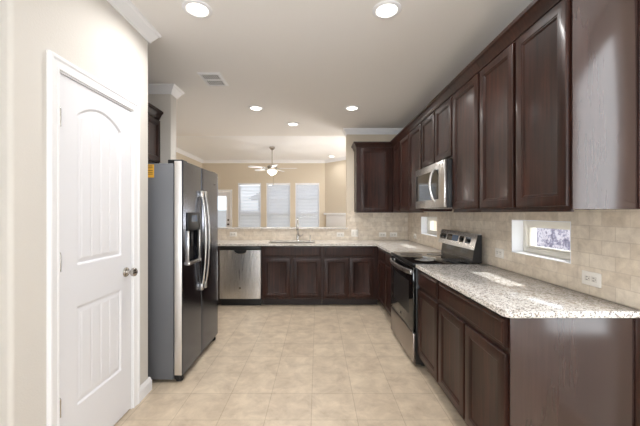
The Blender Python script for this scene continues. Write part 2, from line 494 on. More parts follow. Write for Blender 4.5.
# ---------------------------------------------------------------- pantry door (door_1)
d1 = thing('door_1', 'white arched two panel pantry door with plank grooves', 'door', (PX, DY0, 0), 0, None, 'structure')
CAS = [(0.0, 0.0), (0.0, 0.010), (0.004, 0.013), (0.012, 0.013), (0.016, 0.010), (0.040, 0.014), (0.048, 0.019), (0.062, 0.020), (0.066, 0.016), (0.066, 0.0)]
w_ = DY1 - DY0
mb = MB().sweep(CAS, [(-0.004, 0), (-0.004, DZ + 0.004), (w_ + 0.004, DZ + 0.004), (w_ + 0.004, 0)], lambda u, v, h: (h, u, v), -1)
mb.build('door_casing', M['white'], d1, smooth=20)
mb = MB().box(-0.12, 0.002, -0.004, 0.003, 0, DZ).box(-0.12, 0.002, w_ - 0.003, w_ + 0.004, 0, DZ).box(-0.12, 0.002, 0.0, w_, DZ - 0.003, DZ + 0.004)
mb.box(-0.06, -0.04, 0.0, 0.014, 0, DZ).box(-0.06, -0.04, w_ - 0.014, w_, 0, DZ)
mb.build('door_jamb', M['white'], d1, smooth=0)
# slab as a relief surface
SW, SH = w_ - 0.012, DZ - 0.018
def relief(y, z):
    s = -1.0
    a, b = 0.118, SW - 0.112
    cx = (a + b) / 2; hf = (b - a) / 2
    # top arched panel
    zt = 1.885 + 0.075 * (1 - ((y - cx) / hf) ** 2)
    slope = abs(2 * 0.075 * (y - cx) / hf ** 2)
    s1 = min(y - a, b - y, z - 1.075, (zt - z) / math.sqrt(1 + slope * slope))
    s2 = min(y - a, b - y, z - 0.315, 0.845 - z)
    s = max(s1, s2)
    if s <= 0: return 0.0
    if s < 0.006: return -0.009 * (s / 0.006)
    if s < 0.014: return -0.009
    if s < 0.034: return -0.009 + 0.006 * (s - 0.014) / 0.020
    g = ((y - a - 0.034) % ((b - a - 0.068) / 4.0))
    pw = (b - a - 0.068) / 4.0
    g = min(g, pw - g)
    return -0.003 - (0.004 * max(0, 1 - g / 0.007))
NY, NZ = 150, 430
bm = bmesh.new()
grid = []
for j in range(NZ + 1):
    z = SH * j / NZ
    grid.append([bm.verts.new((-0.002 + relief(SW * i / NY, z), 0.006 + SW * i / NY, 0.012 + z)) for i in range(NY + 1)])
for j in range(NZ):
    for i in range(NY):
        bm.faces.new([grid[j][i], grid[j][i + 1], grid[j + 1][i + 1], grid[j + 1][i]])
per = [grid[0][i] for i in range(NY + 1)] + [grid[j][NY] for j in range(1, NZ + 1)] + [grid[NZ][i] for i in range(NY - 1, -1, -1)] + [grid[j][0] for j in range(NZ - 1, 0, -1)]
bk = [bm.verts.new((-0.038, v.co.y, v.co.z)) for v in per]
n = len(per)
for i in range(n):
    bm.faces.new([per[i], bk[i], bk[(i + 1) % n], per[(i + 1) % n]])
bm.faces.new(bk)
mb = MB(); mb.bm.free(); mb.bm = bm
mb.build('door_slab', M['doorw'], d1, smooth=45)
for z in (0.385, 1.115, 1.845):
    MB().tube([(0.004, 0.003, z - 0.045), (0.004, 0.003, z + 0.045)], 0.006).tube([(0.004, 0.003, z + 0.045), (0.004, 0.003, z + 0.053)], [0.006, 0.002]).box(-0.003, 0.0015, 0.004, 0.012, z - 0.044, z + 0.044).build('hinge', M['chrome'], d1)
kb = MB().lathe([(0.0, 0.0), (0.033, 0.0), (0.033, 0.004), (0.028, 0.010), (0.016, 0.012), (0.012, 0.016), (0.011, 0.032), (0.016, 0.036), (0.026, 0.044), (0.029, 0.054), (0.027, 0.064), (0.018, 0.071), (0.0, 0.073)], (-0.002, SW - 0.055, 0.965), 'X').build('door_knob', M['chrome'], d1)

# ---------------------------------------------------------------- small kitchen windows in the right wall
def kitchen_window(n, wdat, label):
    y0, y1, z0, z1 = wdat
    t = thing('window_%d' % n, label, 'window', (1.5, y0, z0), 0, None, 'structure')
    w, h = y1 - y0, z1 - z0
    # drywall return lining
    e = 0.006
    mb = MB().box(0.0, 0.11, 0, e, 0, h).box(0.0, 0.11, w - e, w, 0, h).box(0.0, 0.11, e, w - e, 0, e).box(0.0, 0.11, e, w - e, h - e, h)
    mb.build('window_return', M['white'], t, smooth=0)
    f = 0.042
    mb = MB().box(0.085, 0.165, e, f, e, h - e, 0.004).box(0.085, 0.165, w - f, w - e, e, h - e, 0.004).box(0.085, 0.165, f, w - f, e, f, 0.004).box(0.085, 0.165, f, w - f, h - f, h - e, 0.004)
    mb.build('window_frame', M['vinyl'], t)
    g = 0.016
    mb = MB().box(0.10, 0.13, f, f + g, f, h - f, 0.002).box(0.10, 0.13, w - f - g, w - f, f, h - f, 0.002).box(0.10, 0.13, f + g, w - f - g, f, f + g, 0.002).box(0.10, 0.13, f + g, w - f - g, h - f - g, h - f, 0.002)
    mb.build('sash', M['vinyl'], t)
    MB().box(0.113, 0.117, f + g, w - f - g, f + g, h - f - g).build('pane', M['pane'], t, smooth=0)
kitchen_window(1, WA, 'small wide window in the backsplash above the near granite counter')
kitchen_window(2, WB, 'small window in the backsplash behind the far end of the range')

# ---------------------------------------------------------------- living room windows, blinds, glass door
where = ['left', 'middle', 'right']
for i, (a, b) in enumerate(FW):
    t = thing('window_%d' % (i + 3), '%s one of the three tall living room windows, behind a white blind' % where[i], 'window', (a, FY, 0.75), 0, None, 'structure')
    w, h = b - a, 2.33 - 0.75
    f = 0.05
    MB().box(0, f, 0.05, 0.13, 0, h).box(w - f, w, 0.05, 0.13, 0, h).box(f, w - f, 0.05, 0.13, 0, f).box(f, w - f, 0.05, 0.13, h - f, h).box(f, w - f, 0.06, 0.12, 0.56, 0.62).build('window_frame', M['white'], t, smooth=0)
    MB().box(0, 0.02, 0, 0.05, 0, h).box(w - 0.02, w, 0, 0.05, 0, h).box(0.02, w - 0.02, -0.03, 0.05, 0, 0.02).build('window_return', M['white'], t, smooth=0)
    MB().box(f, w - f, 0.088, 0.092, f, 0.56).box(f, w - f, 0.088, 0.092, 0.62, h - f).build('pane', M['pane'], t, smooth=0)
    bl = thing('window_blind', 'white slatted blind covering the %s living room window' % where[i], 'blind', (a, FY, 0.75), 0, 'white blinds on the living room windows')
    MB().box(0.022, w - 0.022, -0.005, 0.045, h - 0.065, h - 0.002, 0.005).build('headrail', M['white'], bl)
    mb = MB()
    k = 0
    z = 0.05
    while z < h - 0.075:
        c, s = math.cos(math.radians(45)) * 0.027, math.sin(math.radians(45)) * 0.027
        mb.prism([(0.022 - c, z - s), (0.022 + c, z + s), (0.022 + c - 0.0012, z + s + 0.0025), (0.022 - c - 0.0012, z - s + 0.0025)], 0.024, w - 0.024, lambda u, v, q: (q, u, v))
        z += 0.046
    mb.build('slats', M['slat'], bl, smooth=0)
    MB().box(0.024, w - 0.024, 0.0, 0.044, 0.022, 0.04, 0.004).build('bottom_rail', M['white'], bl)
    MB().tube([(0.09, -0.008, 0.4), (0.09, -0.008, h - 0.05)], 0.004, 6).build('tilt_wand', M['white'], bl)

d2 = thing('door_2', 'white glazed back door at the left of the living room windows', 'door', (-3.60, FY, 0), 0, None, 'structure')
MB().sweep(CAS, [(0, 0), (0, 2.05), (0.80, 2.05), (0.80, 0)], lambda u, v, h: (u, -h, v), -1).build('door_casing', M['white'], d2, smooth=20)
MB().box(0.01, 0.13, 0.02, 0.06, 0.01, 2.04).box(0.67, 0.79, 0.02, 0.06, 0.01, 2.04).box(0.13, 0.67, 0.02, 0.06, 0.01, 0.25).box(0.13, 0.67, 0.02, 0.06, 1.90, 2.04).build('door_slab', M['doorw'], d2, smooth=0)
MB().box(0.13, 0.67, 0.037, 0.043, 0.25, 1.90).build('pane', M['pane'], d2, smooth=0)
mb = MB()
z = 0.28
while z < 1.88:
    mb.prism([(0.055 - 0.011, z - 0.006), (0.055 + 0.011, z + 0.006), (0.055 + 0.010, z + 0.008), (0.055 - 0.012, z - 0.004)], 0.135, 0.665, lambda u, v, q: (q, u + 0.012, v))
    z += 0.028
mb.build('blind_slats', M['slat'], d2, smooth=0)
MB().lathe([(0, 0), (0.03, 0), (0.03, -0.008), (0.012, -0.012), (0.012, -0.03), (0.026, -0.04), (0.026, -0.055), (0, -0.062)], (0.735, 0.02, 1.0), 'Y').lathe([(0, 0), (0.028, 0), (0.028, -0.012), (0, -0.014)], (0.735, 0.02, 1.14), 'Y').build('door_knob', M['ink'], d2)

# mantel on the angled wall
mt = thing('fireplace_mantel', 'white mantel on the angled living room wall, seen over the half wall', 'mantel', (0.62, 9.72, 0), -PI / 4)
MB().box(-0.47, 0.75, -0.14, -0.005, 1.30, 1.365, 0.008).build('mantel_shelf', M['white'], mt)
MB().box(-0.42, 0.70, -0.075, -0.005, 0.92, 1.30, 0.006).build('frieze_panel', M['white'], mt)
for x0, x1 in ((-0.42, -0.2), (0.48, 0.70)):
    MB().box(x0, x1, -0.075, -0.005, 0.0, 0.92, 0.006).build('pilaster', M['white'], mt)
MB().box(-0.2, 0.48, -0.03, -0.005, 0.0, 0.92).build('firebox_surround', M['black'], mt)

# outside
struct('exterior_ground', MB().box(-14, 14, 10.4, 30, -0.3, -0.15).box(2.16, 14, -14, 10.4, -0.3, -0.15), M['ground'], 'pale lawn outside the windows', 'ground', smooth=0)
mb = MB()
mb.box(4.6, 5.4, 0.5, 20, -0.15, 1.62)
struct('exterior_hedge_wall', mb, M['hedge'], 'pale speckled growth seen through the small near window', 'hedge', smooth=0)
struct('exterior_fence', MB().box(-12, 10, 15.0, 15.1, -0.15, 1.5), M['fence'], 'grey fence seen through the living room blinds', 'fence', smooth=0)
struct('exterior_house_wall', MB().box(-3.6, 1.0, 19.0, 24, -0.15, 2.2).prism([(-4.2, 2.2), (1.6, 2.2), (-0.2, 3.2), (-2.4, 3.2)], 18.8, 24, lambda u, v, q: (u, q, v)), M['roofing'], 'grey neighbouring house seen through the living room blinds', 'house', smooth=0)

# ================================================================ CABINETS
DOORP = [(0.0, 0.0), (0.0, -0.016), (0.0022, -0.019), (0.005, -0.020), (0.050, -0.020), (0.053, -0.0165), (0.058, -0.0165), (0.066, -0.0095), (0.070, -0.0085)]
DRAWP = [(0.0, 0.0), (0.0, -0.013), (0.003, -0.0155), (0.012, -0.017), (0.017, -0.020), (0.020, -0.020)]
def door_part(p, x0, x1, z0, z1, name='door'):
    return MB().panel(x0, x1, z0, z1, DOORP).build(name, M['wood'], p, smooth=20)
def drawer_part(p, x0, x1, z0, z1, name='drawer_front'):
    return MB().panel(x0, x1, z0, z1, DRAWP).build(name, M['wood'], p, smooth=20)

def base_cabinet(label, loc, rotz, w, depth, doors, drawers, end_panel=False, full=None, drawer_name='drawer_front'):
    t = thing('base_cabinet', label, 'cabinet', loc, rotz, 'espresso base cabinets')
    W1 = full or w
    c = MB().box(0, W1, 0, 0.019, 0.10, 0.884).box(0, 0.018, 0.019, depth, 0.10, 0.884).box(W1 - 0.018, W1, 0.019, depth, 0.10, 0.884)
    c.box(0.018, W1 - 0.018, 0.019, depth, 0.10, 0.12).box(0.018, W1 - 0.018, depth - 0.008, depth, 0.12, 0.884)
    c.build('carcass', M['wood'], t, smooth=0)
    MB().box(0, W1, 0.075, 0.09, 0, 0.10).build('toe_kick', M['toe'], t, smooth=0)
    for a, b in doors: door_part(t, a, b, 0.13, 0.705)
    for a, b in drawers: drawer_part(t, a, b, 0.735, 0.866, drawer_name)
    if end_panel:
        MB().box(w, w + 0.007, 0.0, depth, 0.0, 0.884, 0.001).build('end_panel', M['woodend'], t)
        MB().box(w + 0.007, w + 0.014, depth - 0.035, depth, 0.0, 0.884, 0.002).build('scribe_strip', M['wood'], t)
    return t

FX = 0.892      # face frame of the right run
RD = 1.499 - FX
R90 = -PI / 2
yA1 = 2.291; wA = yA1 - 1.462
base_cabinet('near end dark base cabinet with two doors under one wide drawer', (FX, yA1, 0), R90, wA, RD,
             [(0.015, 0.405), (0.425, wA - 0.012)], [(0.015, wA - 0.012)], True)
wB = 2.757 - 2.293
base_cabinet('narrow dark base cabinet with one door and one drawer, right beside the range', (FX, 2.757, 0), R90, wB, RD, [(0.012, wB - 0.012)], [(0.012, wB - 0.012)])
wC = 4.60 - 3.607
base_cabinet('dark corner base cabinet between the range and the sink run', (FX, 5.225, 0), R90, 5.225 - 3.607, RD,
             [(0.70, 1.14), (1.16, 1.605)], [(0.70, 1.14), (1.16, 1.605)])
FY2 = 4.612
BD = 5.228 - FY2
base_cabinet('dark sink base cabinet with false front, beside the dishwasher', (-0.822, FY2, 0), 0, 0.887, BD, [(0.03, 0.422), (0.472, 0.864)], [(0.03, 0.864)], drawer_name='false_front')
base_cabinet('dark base cabinet with two doors under one drawer, right of the sink base', (0.067, FY2, 0), 0, 0.823, BD, [(0.035, 0.385), (0.405, 0.755)], [(0.035, 0.755)])
# dark base unit left of the dishwasher, almost wholly behind the refrigerator
base_cabinet('dark base cabinet left of the dishwasher, behind the refrigerator', (-2.32, FY2, 0), 0, 0.885, BD, [(0.03, 0.43), (0.45, 0.86)], [(0.03, 0.86)])

# upper cabinets
UB, UT = 1.383, 2.40
UFX = 1.17
CAB_CR = [(0, -0.015), (0.008, -0.015), (0.012, 0.0), (0.022, 0.022), (0.034, 0.042), (0.046, 0.050), (0.048, 0.070), (0, 0.070)]
def crown_part(p, path):
    prof = [(o, UT + h) for o, h in CAB_CR]
    return MB().sweep(prof, path, XY, 1).build('cabinet_crown', M['wood'], p, smooth=20)
def upper_cabinet(label, loc, rotz, w, depth, doors, z0=UB, end_panel=False, crown_path=None, ztop=UT, group='espresso upper cabinets'):
    t = thing('upper_cabinet', label, 'cabinet', loc, rotz, group)
    MB().box(0, w, 0, depth, z0, ztop).build('carcass', M['wood'], t, smooth=0)
    for a, b in doors: door_part(t, a, b, z0 + 0.015, ztop - 0.03)
    crown_part(t, crown_path or [(0, 0), (w, 0)])
    if z0 < 1.8: MB().box(0.0, w, -0.004, 0.012, z0 - 0.012, z0, 0.002).build('light_rail', M['wood'], t)
    if end_panel:
        MB().box(w, w + 0.006, 0.0, depth, z0, ztop, 0.001).build('end_panel', M['woodend'], t)
        MB().box(w + 0.006, w + 0.012, depth - 0.03, depth, z0, ztop, 0.002).build('scribe_strip', M['wood'], t)
    return t
UD = 1.507 - UFX - 0.009
y1 = 2.25; w = y1 - 1.45
upper_cabinet('tall dark upper cabinet with two doors at the near end of the right wall', (UFX, y1, 0), R90, w, UD, [(0.012, 0.392), (0.42, w - 0.008)], end_panel=True, crown_path=[(0, 0), (w + 0.006, 0), (w + 0.006, UD)])
upper_cabinet('single door dark upper cabinet right beside the microwave', (UFX, 2.702, 0), R90, 0.45, UD, [(0.012, 0.438)])
upper_cabinet('short dark upper cabinet with two doors above the microwave', (UFX, 3.502, 0), R90, 0.798, UD, [(0.015, 0.39), (0.41, 0.785)], z0=1.845)
upper_cabinet('dark upper cabinet with two doors between the microwave and the corner', (UFX, 4.42, 0), R90, 0.916, UD, [(0.012, 0.448), (0.468, 0.90)])
upper_cabinet('dark corner filler upper cabinet with a narrow door', (UFX, 4.871, 0), R90, 0.449, UD, [(0.10, 0.40)])
upper_cabinet('dark single door upper cabinet on the back wall', (0.607, 4.92, 0), 0, 0.885, 0.309, [(0.07, 0.505)], crown_path=[(0, 0.309), (0, 0), (0.561, 0)])
# over the refrigerator
w = 3.452 - 2.43
t = upper_cabinet('dark upper cabinet above the refrigerator', (-1.735, 2.43, 0), PI / 2, w, 0.31, [(0.012, 0.50), (0.52, w - 0.012)], z0=1.90)

# ================================================================ WORKTOPS
bar = MB()
# near piece, rounded outer corner
pts = [(1.4985, 1.437)] + [(1.4985, 2.761), (0.86, 2.761)] + arc(0.885, 1.462, 0.025, 180, 270, 6)
bm0 = MB().prism(pts, 0.885, 0.915, XY)
es = [e for e in bm0.bm.edges if abs(e.verts[0].co.z - e.verts[1].co.z) < 1e-6]
bmesh.ops.bevel(bm0.bm, geom=es, offset=0.004, segments=2, affect='EDGES', profile=0.5)
tag(bm0.build('granite_worktop', M['granite']), 'speckled granite worktop at the near right, below the small window', 'countertop', 'granite worktops')
SX0, SX1, SY0, SY1 = -0.74, -0.03, 4.67, 5.05
pts = [(0.86, 3.604), (1.4985, 3.604), (1.4985, 5.2285), (-2.74, 5.2285), (-2.74, 4.58), (0.86, 4.58)]
bm0 = MB().prism(pts, 0.885, 0.915, XY)
es = [e for e in bm0.bm.edges if abs(e.verts[0].co.z - e.verts[1].co.z) < 1e-6]
bmesh.ops.bevel(bm0.bm, geom=es, offset=0.004, segments=2, affect='EDGES', profile=0.5)
wt = bm0.build('granite_worktop', M['granite'])
cut(wt, MB().box(SX0, SX1, SY0, SY1, 0.8, 1.0, 0.05, 4))
wt.data.polygons.foreach_set('use_smooth', [False] * len(wt.data.polygons))
tag(wt, 'speckled granite worktop of the sink run, turning the corner to the range', 'countertop', 'granite worktops')
tag(MB().box(-2.74, 0.50, 5.19, 5.44, 1.1005, 1.124, 0.005).build('granite_bar_ledge', M['granite']), 'thin granite ledge capping the half wall above the sink', 'ledge')

# sink, faucet, soap dispenser
sk = thing('kitchen_sink', 'undermount steel sink set in the granite below the faucet', 'sink', (0, 0, 0))
mb = MB()
def rrect(x0, x1, y0, y1, r, z, n=5):
    o = []
    for cx, cy, a in ((x1 - r, y1 - r, 0), (x0 + r, y1 - r, 90), (x0 + r, y0 + r, 180), (x1 - r, y0 + r, 270)):
        o += [(u, v, z) for u, v in arc(cx, cy, r, a, a + 90, n)]
    return o
g = 0.002
mb.rings([rrect(SX0 + g, SX1 - g, SY0 + g, SY1 - g, 0.05, 0.905), rrect(SX0 + g, SX1 - g, SY0 + g, SY1 - g, 0.05, 0.72), rrect(SX0 + 0.03, SX1 - 0.03, SY0 + 0.03, SY1 - 0.03, 0.03, 0.70), rrect(SX0 + 0.034, SX1 - 0.034, SY0 + 0.034, SY1 - 0.034, 0.03, 0.704), rrect(SX0 + g + 0.006, SX1 - g - 0.006, SY0 + g + 0.006, SY1 - g - 0.006, 0.046, 0.724), rrect(SX0 + g + 0.006, SX1 - g - 0.006, SY0 + g + 0.006, SY1 - g - 0.006, 0.046, 0.905)], True, False)
mb.build('basin', M['sinkm'], sk)
MB().lathe([(0, 0.706), (0.045, 0.706), (0.045, 0.709), (0.03, 0.709), (0, 0.706)], ((SX0 + SX1) / 2, (SY0 + SY1) / 2, 0)).build('drain', M['chrome'], sk)

fc = thing('kitchen_faucet', 'tall satin nickel gooseneck faucet behind the sink', 'faucet', (-0.318, 5.12, 0.915))
MB().lathe([(0, 0), (0.028, 0), (0.028, 0.006), (0.022, 0.012), (0.020, 0.10), (0.017, 0.115), (0.0, 0.116)]).build('faucet_base', M['chrome'], fc)
pth = [(0, 0, 0.10), (0, 0, 0.28)] + [(0, -0.085 + 0.085 * math.cos(a), 0.28 + 0.085 * math.sin(a)) for a in [PI * k / 12 for k in range(1, 13)]] + [(0, -0.17, 0.25)]
MB().tube(pth, 0.011, 12).build('spout', M['chrome'], fc)
MB().lathe([(0.0, 0.0), (0.013, 0.0), (0.015, 0.03), (0.014, 0.085), (0.0, 0.085)], (0, -0.17, 0.175)).build('spray_head', M['chrome'], fc)
MB().tube([(0.018, 0, 0.075), (0.05, 0, 0.078)], 0.011, 10).tube([(0.045, 0, 0.078), (0.085, 0, 0.10)], [0.008, 0.005], 8).build('lever', M['chrome'], fc)
sd = thing('soap_dispenser', 'small satin nickel soap dispenser right of the faucet', 'soap dispenser', (-0.115, 5.12, 0.915))
MB().lathe([(0, 0), (0.018, 0), (0.018, 0.006), (0.010, 0.012), (0.009, 0.05), (0.013, 0.055), (0.013, 0.065), (0.006, 0.07), (0.006, 0.09), (0, 0.09)], seg=16).build('pump_body', M['chrome'], sd)
MB().tube([(0, 0, 0.086), (0, -0.03, 0.088), (0, -0.05, 0.080)], 0.006, 8).build('pump_nozzle', M['chrome'], sd)

# ================================================================ APPLIANCES
def logo(parent, x, y, z, r=0.014):
    """small round maker's badge with a script squiggle, facing -y"""
    b = MB().lathe([(0, 0), (r, 0), (r, -0.0015), (r * 0.86, -0.002), (0, -0.002)], (x, y, z), 'Y', 20).build('badge', M['chrome'], parent)
    pts = [(x + r * 0.55 * math.sin(2.2 * q), y - 0.003, z + r * 0.5 * math.sin(q * 3.1 + 0.4)) for q in [k * 2 * PI / 24 for k in range(25)]]
    MB().tube(pts, r * 0.07, 5).build('badge_script', M['ink'], b)

# --- dishwasher
dw = thing('dishwasher', 'stainless steel dishwasher with black control strip, under the sink run worktop', 'dishwasher', (-1.43, 4.612, 0))
w = 0.603
MB().box(0.003, w - 0.003, 0.03, 0.58, 0.10, 0.87).build('tub_body', M['black'], dw, smooth=0)
MB().box(0.004, w - 0.004, -0.018, 0.028, 0.822, 0.878, 0.004).build('control_strip', M['black'], dw)
prof = [(-0.0, 0.028), (w - 0.008, 0.028), (w - 0.008, -0.022)] + [((w - 0.008) * (1 - q / 8.0), -0.022 - 0.006 * math.sin(PI * q / 8.0)) for q in range(1, 8)] + [(0.0, -0.022)]
dp = MB().prism([(u + 0.004, v) for u, v in prof], 0.115, 0.82, XY).build('door_panel', M['steel'], dw, smooth=20)
cut(dp, MB().prism([(w / 2 + 0.095 * math.cos(PI * k / 14), 0.835 - 0.068 * math.sin(PI * k / 14) ** 0.6) for k in range(15)], -0.1, 0.012, lambda u, v, a: (u, a, v)))
dp.data.polygons.foreach_set('use_smooth', [False] * len(dp.data.polygons))
MB().prism([(w / 2 + 0.0945 * math.cos(PI * k / 14), 0.8195 if k in (0, 14) else 0.834 - 0.066 * math.sin(PI * k / 14) ** 0.6) for k in range(15)], 0.004, 0.0115, lambda u, v, a: (u, a, v)).build('pocket_liner', M['black'], dw, smooth=0)
MB().tube([(w / 2 + 0.095 * math.cos(PI * k / 14), -0.028, 0.822 - 0.055 * math.sin(PI * k / 14) ** 0.6) for k in range(15)], 0.004, 6).build('pocket_handle', M['chrome'], dw)
logo(dw, w / 2, -0.0285, 0.27, 0.016)
MB().box(0.004, w - 0.004, 0.05, 0.07, 0.0, 0.105).build('toe_kick', M['black'], dw, smooth=0)

# --- range
w = 0.832
rg = thing('range', 'freestanding electric range with black glass top and stainless control panel', 'range', (0.866, 3.600, 0), R90)
MB().box(0.002, w - 0.002, 0.0, 0.615, 0.03, 0.90, 0.004).build('body', M['black'], rg)
for x in (0.06, w - 0.06):
    for y in (0.08, 0.55):
        MB().lathe([(0, 0), (0.02, 0), (0.02, 0.03), (0, 0.03)], (x, y, 0), seg=12).build('foot', M['black'], rg)
ct = MB().box(0.0, w, -0.022, 0.56, 0.902, 0.922, 0.005).build('cooktop', M['bglass'], rg)
for cx, cy, r in ((0.21, 0.14, 0.115), (0.62, 0.14, 0.085), (0.21, 0.40, 0.085), (0.62, 0.40, 0.115)):
    MB().lathe([(r - 0.003, 0.9222), (r, 0.9222), (r, 0.9226), (r - 0.003, 0.9226)], (cx, cy, 0), seg=36).build('burner_ring', M['ring'], ct)
MB().box(0.0, w, -0.026, -0.0215, 0.895, 0.924, 0.002).build('front_trim', M['black'], rg)
od = MB().box(0.003, w - 0.003, -0.026, -0.001, 0.315, 0.890, 0.006).build('oven_door', M['bglass'], rg)
MB().box(0.13, w - 0.13, -0.0272, -0.0255, 0.44, 0.74, 0.0).build('door_window', M['black'], od, smooth=0)
hp = []
for k in range(17):
    q = k / 16.0
    hp.append((0.035 + (w - 0.07) * q, -0.036 - 0.040 * math.sin(PI * q) ** 0.6, 0.838))
rs = []
for p in hp:
    rs.append([(p[0], p[1] + 0.006, p[2] - 0.022), (p[0], p[1] - 0.005, p[2] - 0.018), (p[0], p[1] - 0.008, p[2]), (p[0], p[1] - 0.005, p[2] + 0.018), (p[0], p[1] + 0.006, p[2] + 0.022)])
hb = MB().rings(rs)
hb.box(0.026, 0.05, -0.045, -0.024, 0.82, 0.856, 0.003).box(w - 0.05, w - 0.026, -0.045, -0.024, 0.82, 0.856, 0.003)
hb.build('handle', M['steel'], od, smooth=50)
logo(od, w * 0.5, -0.0275, 0.36, 0.015)
MB().box(0.003, w - 0.003, -0.026, -0.001, 0.045, 0.305, 0.006).build('storage_drawer', M['drawer'], rg)
# backguard
bp_ = [(0.545, 0.92), (0.56, 1.035), (0.585, 1.035), (0.585, 0.92)]
MB().prism(bp_, 0.004, w - 0.0165, lambda u, v, a: (a, u, v)).build('backguard', M['bglass'], rg, smooth=0)
cp = MB().prism([(0.515, 1.035), (0.548, 1.170), (0.556, 1.178), (0.575, 1.178), (0.585, 1.165), (0.585, 1.035)], 0.0, w - 0.012, lambda u, v, a: (a, u, v)).build('control_panel', M['steel'], rg, smooth=40)
MB().prism([(0.50, 0.925), (0.515, 1.035), (0.548, 1.170), (0.585, 1.170), (0.585, 0.925)], w - 0.016, w - 0.0115, lambda u, v, a: (a, u, v)).build('side_cap', M['black'], rg, smooth=0)
def on_panel(x0, x1, z0, z1, mat, name, off=0.0):
    f = lambda z: 0.515 + (z - 1.035) / (1.170 - 1.035) * 0.033 - 0.0015 - off
    return MB().prism([(f(z0), z0), (f(z1), z1), (f(z1) + 0.004, z1), (f(z0) + 0.004, z0)], x0, x1, lambda u, v, a: (a, u, v)).build(name, mat, cp, smooth=0)
for a, b in ((0.03, 0.17), (0.205, 0.325), (0.50, 0.585), (0.62, 0.725)):
    on_panel(a, b, 1.082, 1.142, M['bglass'], 'touch_pad')
on_panel(0.325, 0.465, 1.082, 1.142, M['lcd'], 'clock_display')
for cx in (0.065, 0.135, 0.54, 0.672):
    f = 0.515 + (1.112 - 1.035) / 0.135 * 0.033
    MB().lathe([(0, 0), (0.017, 0), (0.015, -0.02), (0, -0.021)], (cx, f, 1.112), 'Y', 18).build('knob', M['black'], cp)

# --- microwave
w = 0.796
mw = thing('microwave', 'stainless over the range microwave with curved bar handle', 'microwave', (1.115, 3.501, 1.415), R90)
MB().box(0.002, w - 0.002, 0.0, 0.385, 0.0, 0.415, 0.003).build('body', M['black'], mw)
md = MB().box(0.0, w, -0.026, -0.001, 0.0, 0.414, 0.006).build('door', M['steel'], mw)
MB().box(0.035, 0.50, -0.0275, -0.0255, 0.075, 0.345).build('door_window', M['bglass'], md, smooth=0)
MB().box(0.50, 0.665, -0.0275, -0.0255, 0.075, 0.345).build('control_pad', M['bglass'], md, smooth=0)
hp = [(0.595, -0.03 - 0.048 * math.sin(PI * k / 16) ** 0.7, 0.055 + 0.31 * k / 16) for k in range(17)]
MB().tube(hp, 0.0125, 10).build('handle', M['steel'], md)
MB().box(0.05, w - 0.05, 0.05, 0.34, -0.006, -0.0005, 0.002).build('filter_grille', M['steel'], mw)

# --- refrigerator (faces +X)
fr = thing('refrigerator', 'side by side stainless refrigerator with ice and water dispenser', 'refrigerator', (-1.158, 2.53, 0), PI / 2)
w = 0.908
MB().box(0.0, w, 0.0, 0.74, 0.025, 1.765, 0.006).build('body', M['fside'], fr)
for x in (0.05, w - 0.05):
    MB().lathe([(0, 0), (0.028, 0), (0.032, 0.015), (0.026, 0.035), (0, 0.035)], (x, -0.03, 0), seg=14).build('roller_foot', M['black'], fr)
    MB().lathe([(0, 0), (0.02, 0), (0.02, 0.03), (0, 0.03)], (x, 0.66, 0), seg=12).build('rear_foot', M['black'], fr)
MB().box(0.01, w - 0.01, -0.045, -0.002, 0.022, 0.058, 0.004).build('base_grille', M['black'], fr)
def fdoor(x0, x1, name):
    pr = [(x0, -0.008), (x0, -0.062)] + arc(x0 + 0.012, -0.062, 0.012, 180, 270, 4)
    n = 8
    pr += [(x0 + 0.012 + (x1 - x0 - 0.024) * k / n, -0.074 - 0.004 * math.sin(PI * k / n)) for k in range(1, n)]
    pr += arc(x1 - 0.012, -0.062, 0.012, -90, 0, 4) + [(x1, -0.008)]
    d = MB().prism(pr, 0.06, 1.785, XY).build(name, M['slate'], fr, smooth=25)
    e = MB().box(x0 - 0.003, x0 - 0.0003, -0.068, -0.010, 0.062, 1.783, 0.001).build('bright_edge_strip', M['edge'], d)  # added pale strip; its colour carries the edge's bright reflection
    e['label'] = 'pale steel strip added so the door edge reads bright'
    return d
fz = fdoor(0.0, 0.416, 'freezer_door')
rd = fdoor(0.423, w, 'fridge_door')
MB().box(0.01, w - 0.01, -0.008, 0.0, 0.07, 1.765).build('door_gasket', M['black'], fr, smooth=0)
# dispenser
cut(fz, MB().box(0.095, 0.325, -0.2, -0.030, 0.955, 1.215, 0.0))
fz.data.polygons.foreach_set('use_smooth', [False] * len(fz.data.polygons))
dsp = MB().box(0.08, 0.34, -0.088, -0.070, 1.215, 1.37, 0.004).build('dispenser_panel', M['black'], fz)
MB().box(0.15, 0.27, -0.0895, -0.0875, 1.29, 1.345).build('dispenser_display', M['lcd'], dsp, smooth=0)
MB().box(0.096, 0.324, -0.034, -0.0305, 0.956, 1.214).build('dispenser_recess', M['ventdark'], fz, smooth=0)
MB().box(0.08, 0.096, -0.092, -0.070, 0.95, 1.215, 0.003).box(0.324, 0.34, -0.092, -0.070, 0.95, 1.215, 0.003).box(0.08, 0.34, -0.100, -0.070, 0.93, 0.956, 0.004).build('dispenser_surround', M['steel'], fz)
MB().box(0.19, 0.23, -0.07, -0.05, 1.08, 1.205, 0.004).build('dispenser_paddle', M['black'], fz)
for x, d in ((0.375, fz), (0.462, rd)):
    pts = []
    for k in range(21):
        q = k / 20.0
        pts.append((x, -0.082 - 0.048 * math.sin(PI * q) ** 0.55, 0.675 + 0.875 * q))
    MB().tube(pts, 0.011, 10).box(x - 0.018, x + 0.018, -0.105, -0.072, 0.655, 0.715, 0.005).box(x - 0.018, x + 0.018, -0.105, -0.072, 1.51, 1.57, 0.005).build('handle', M['steel'], d, smooth=50)
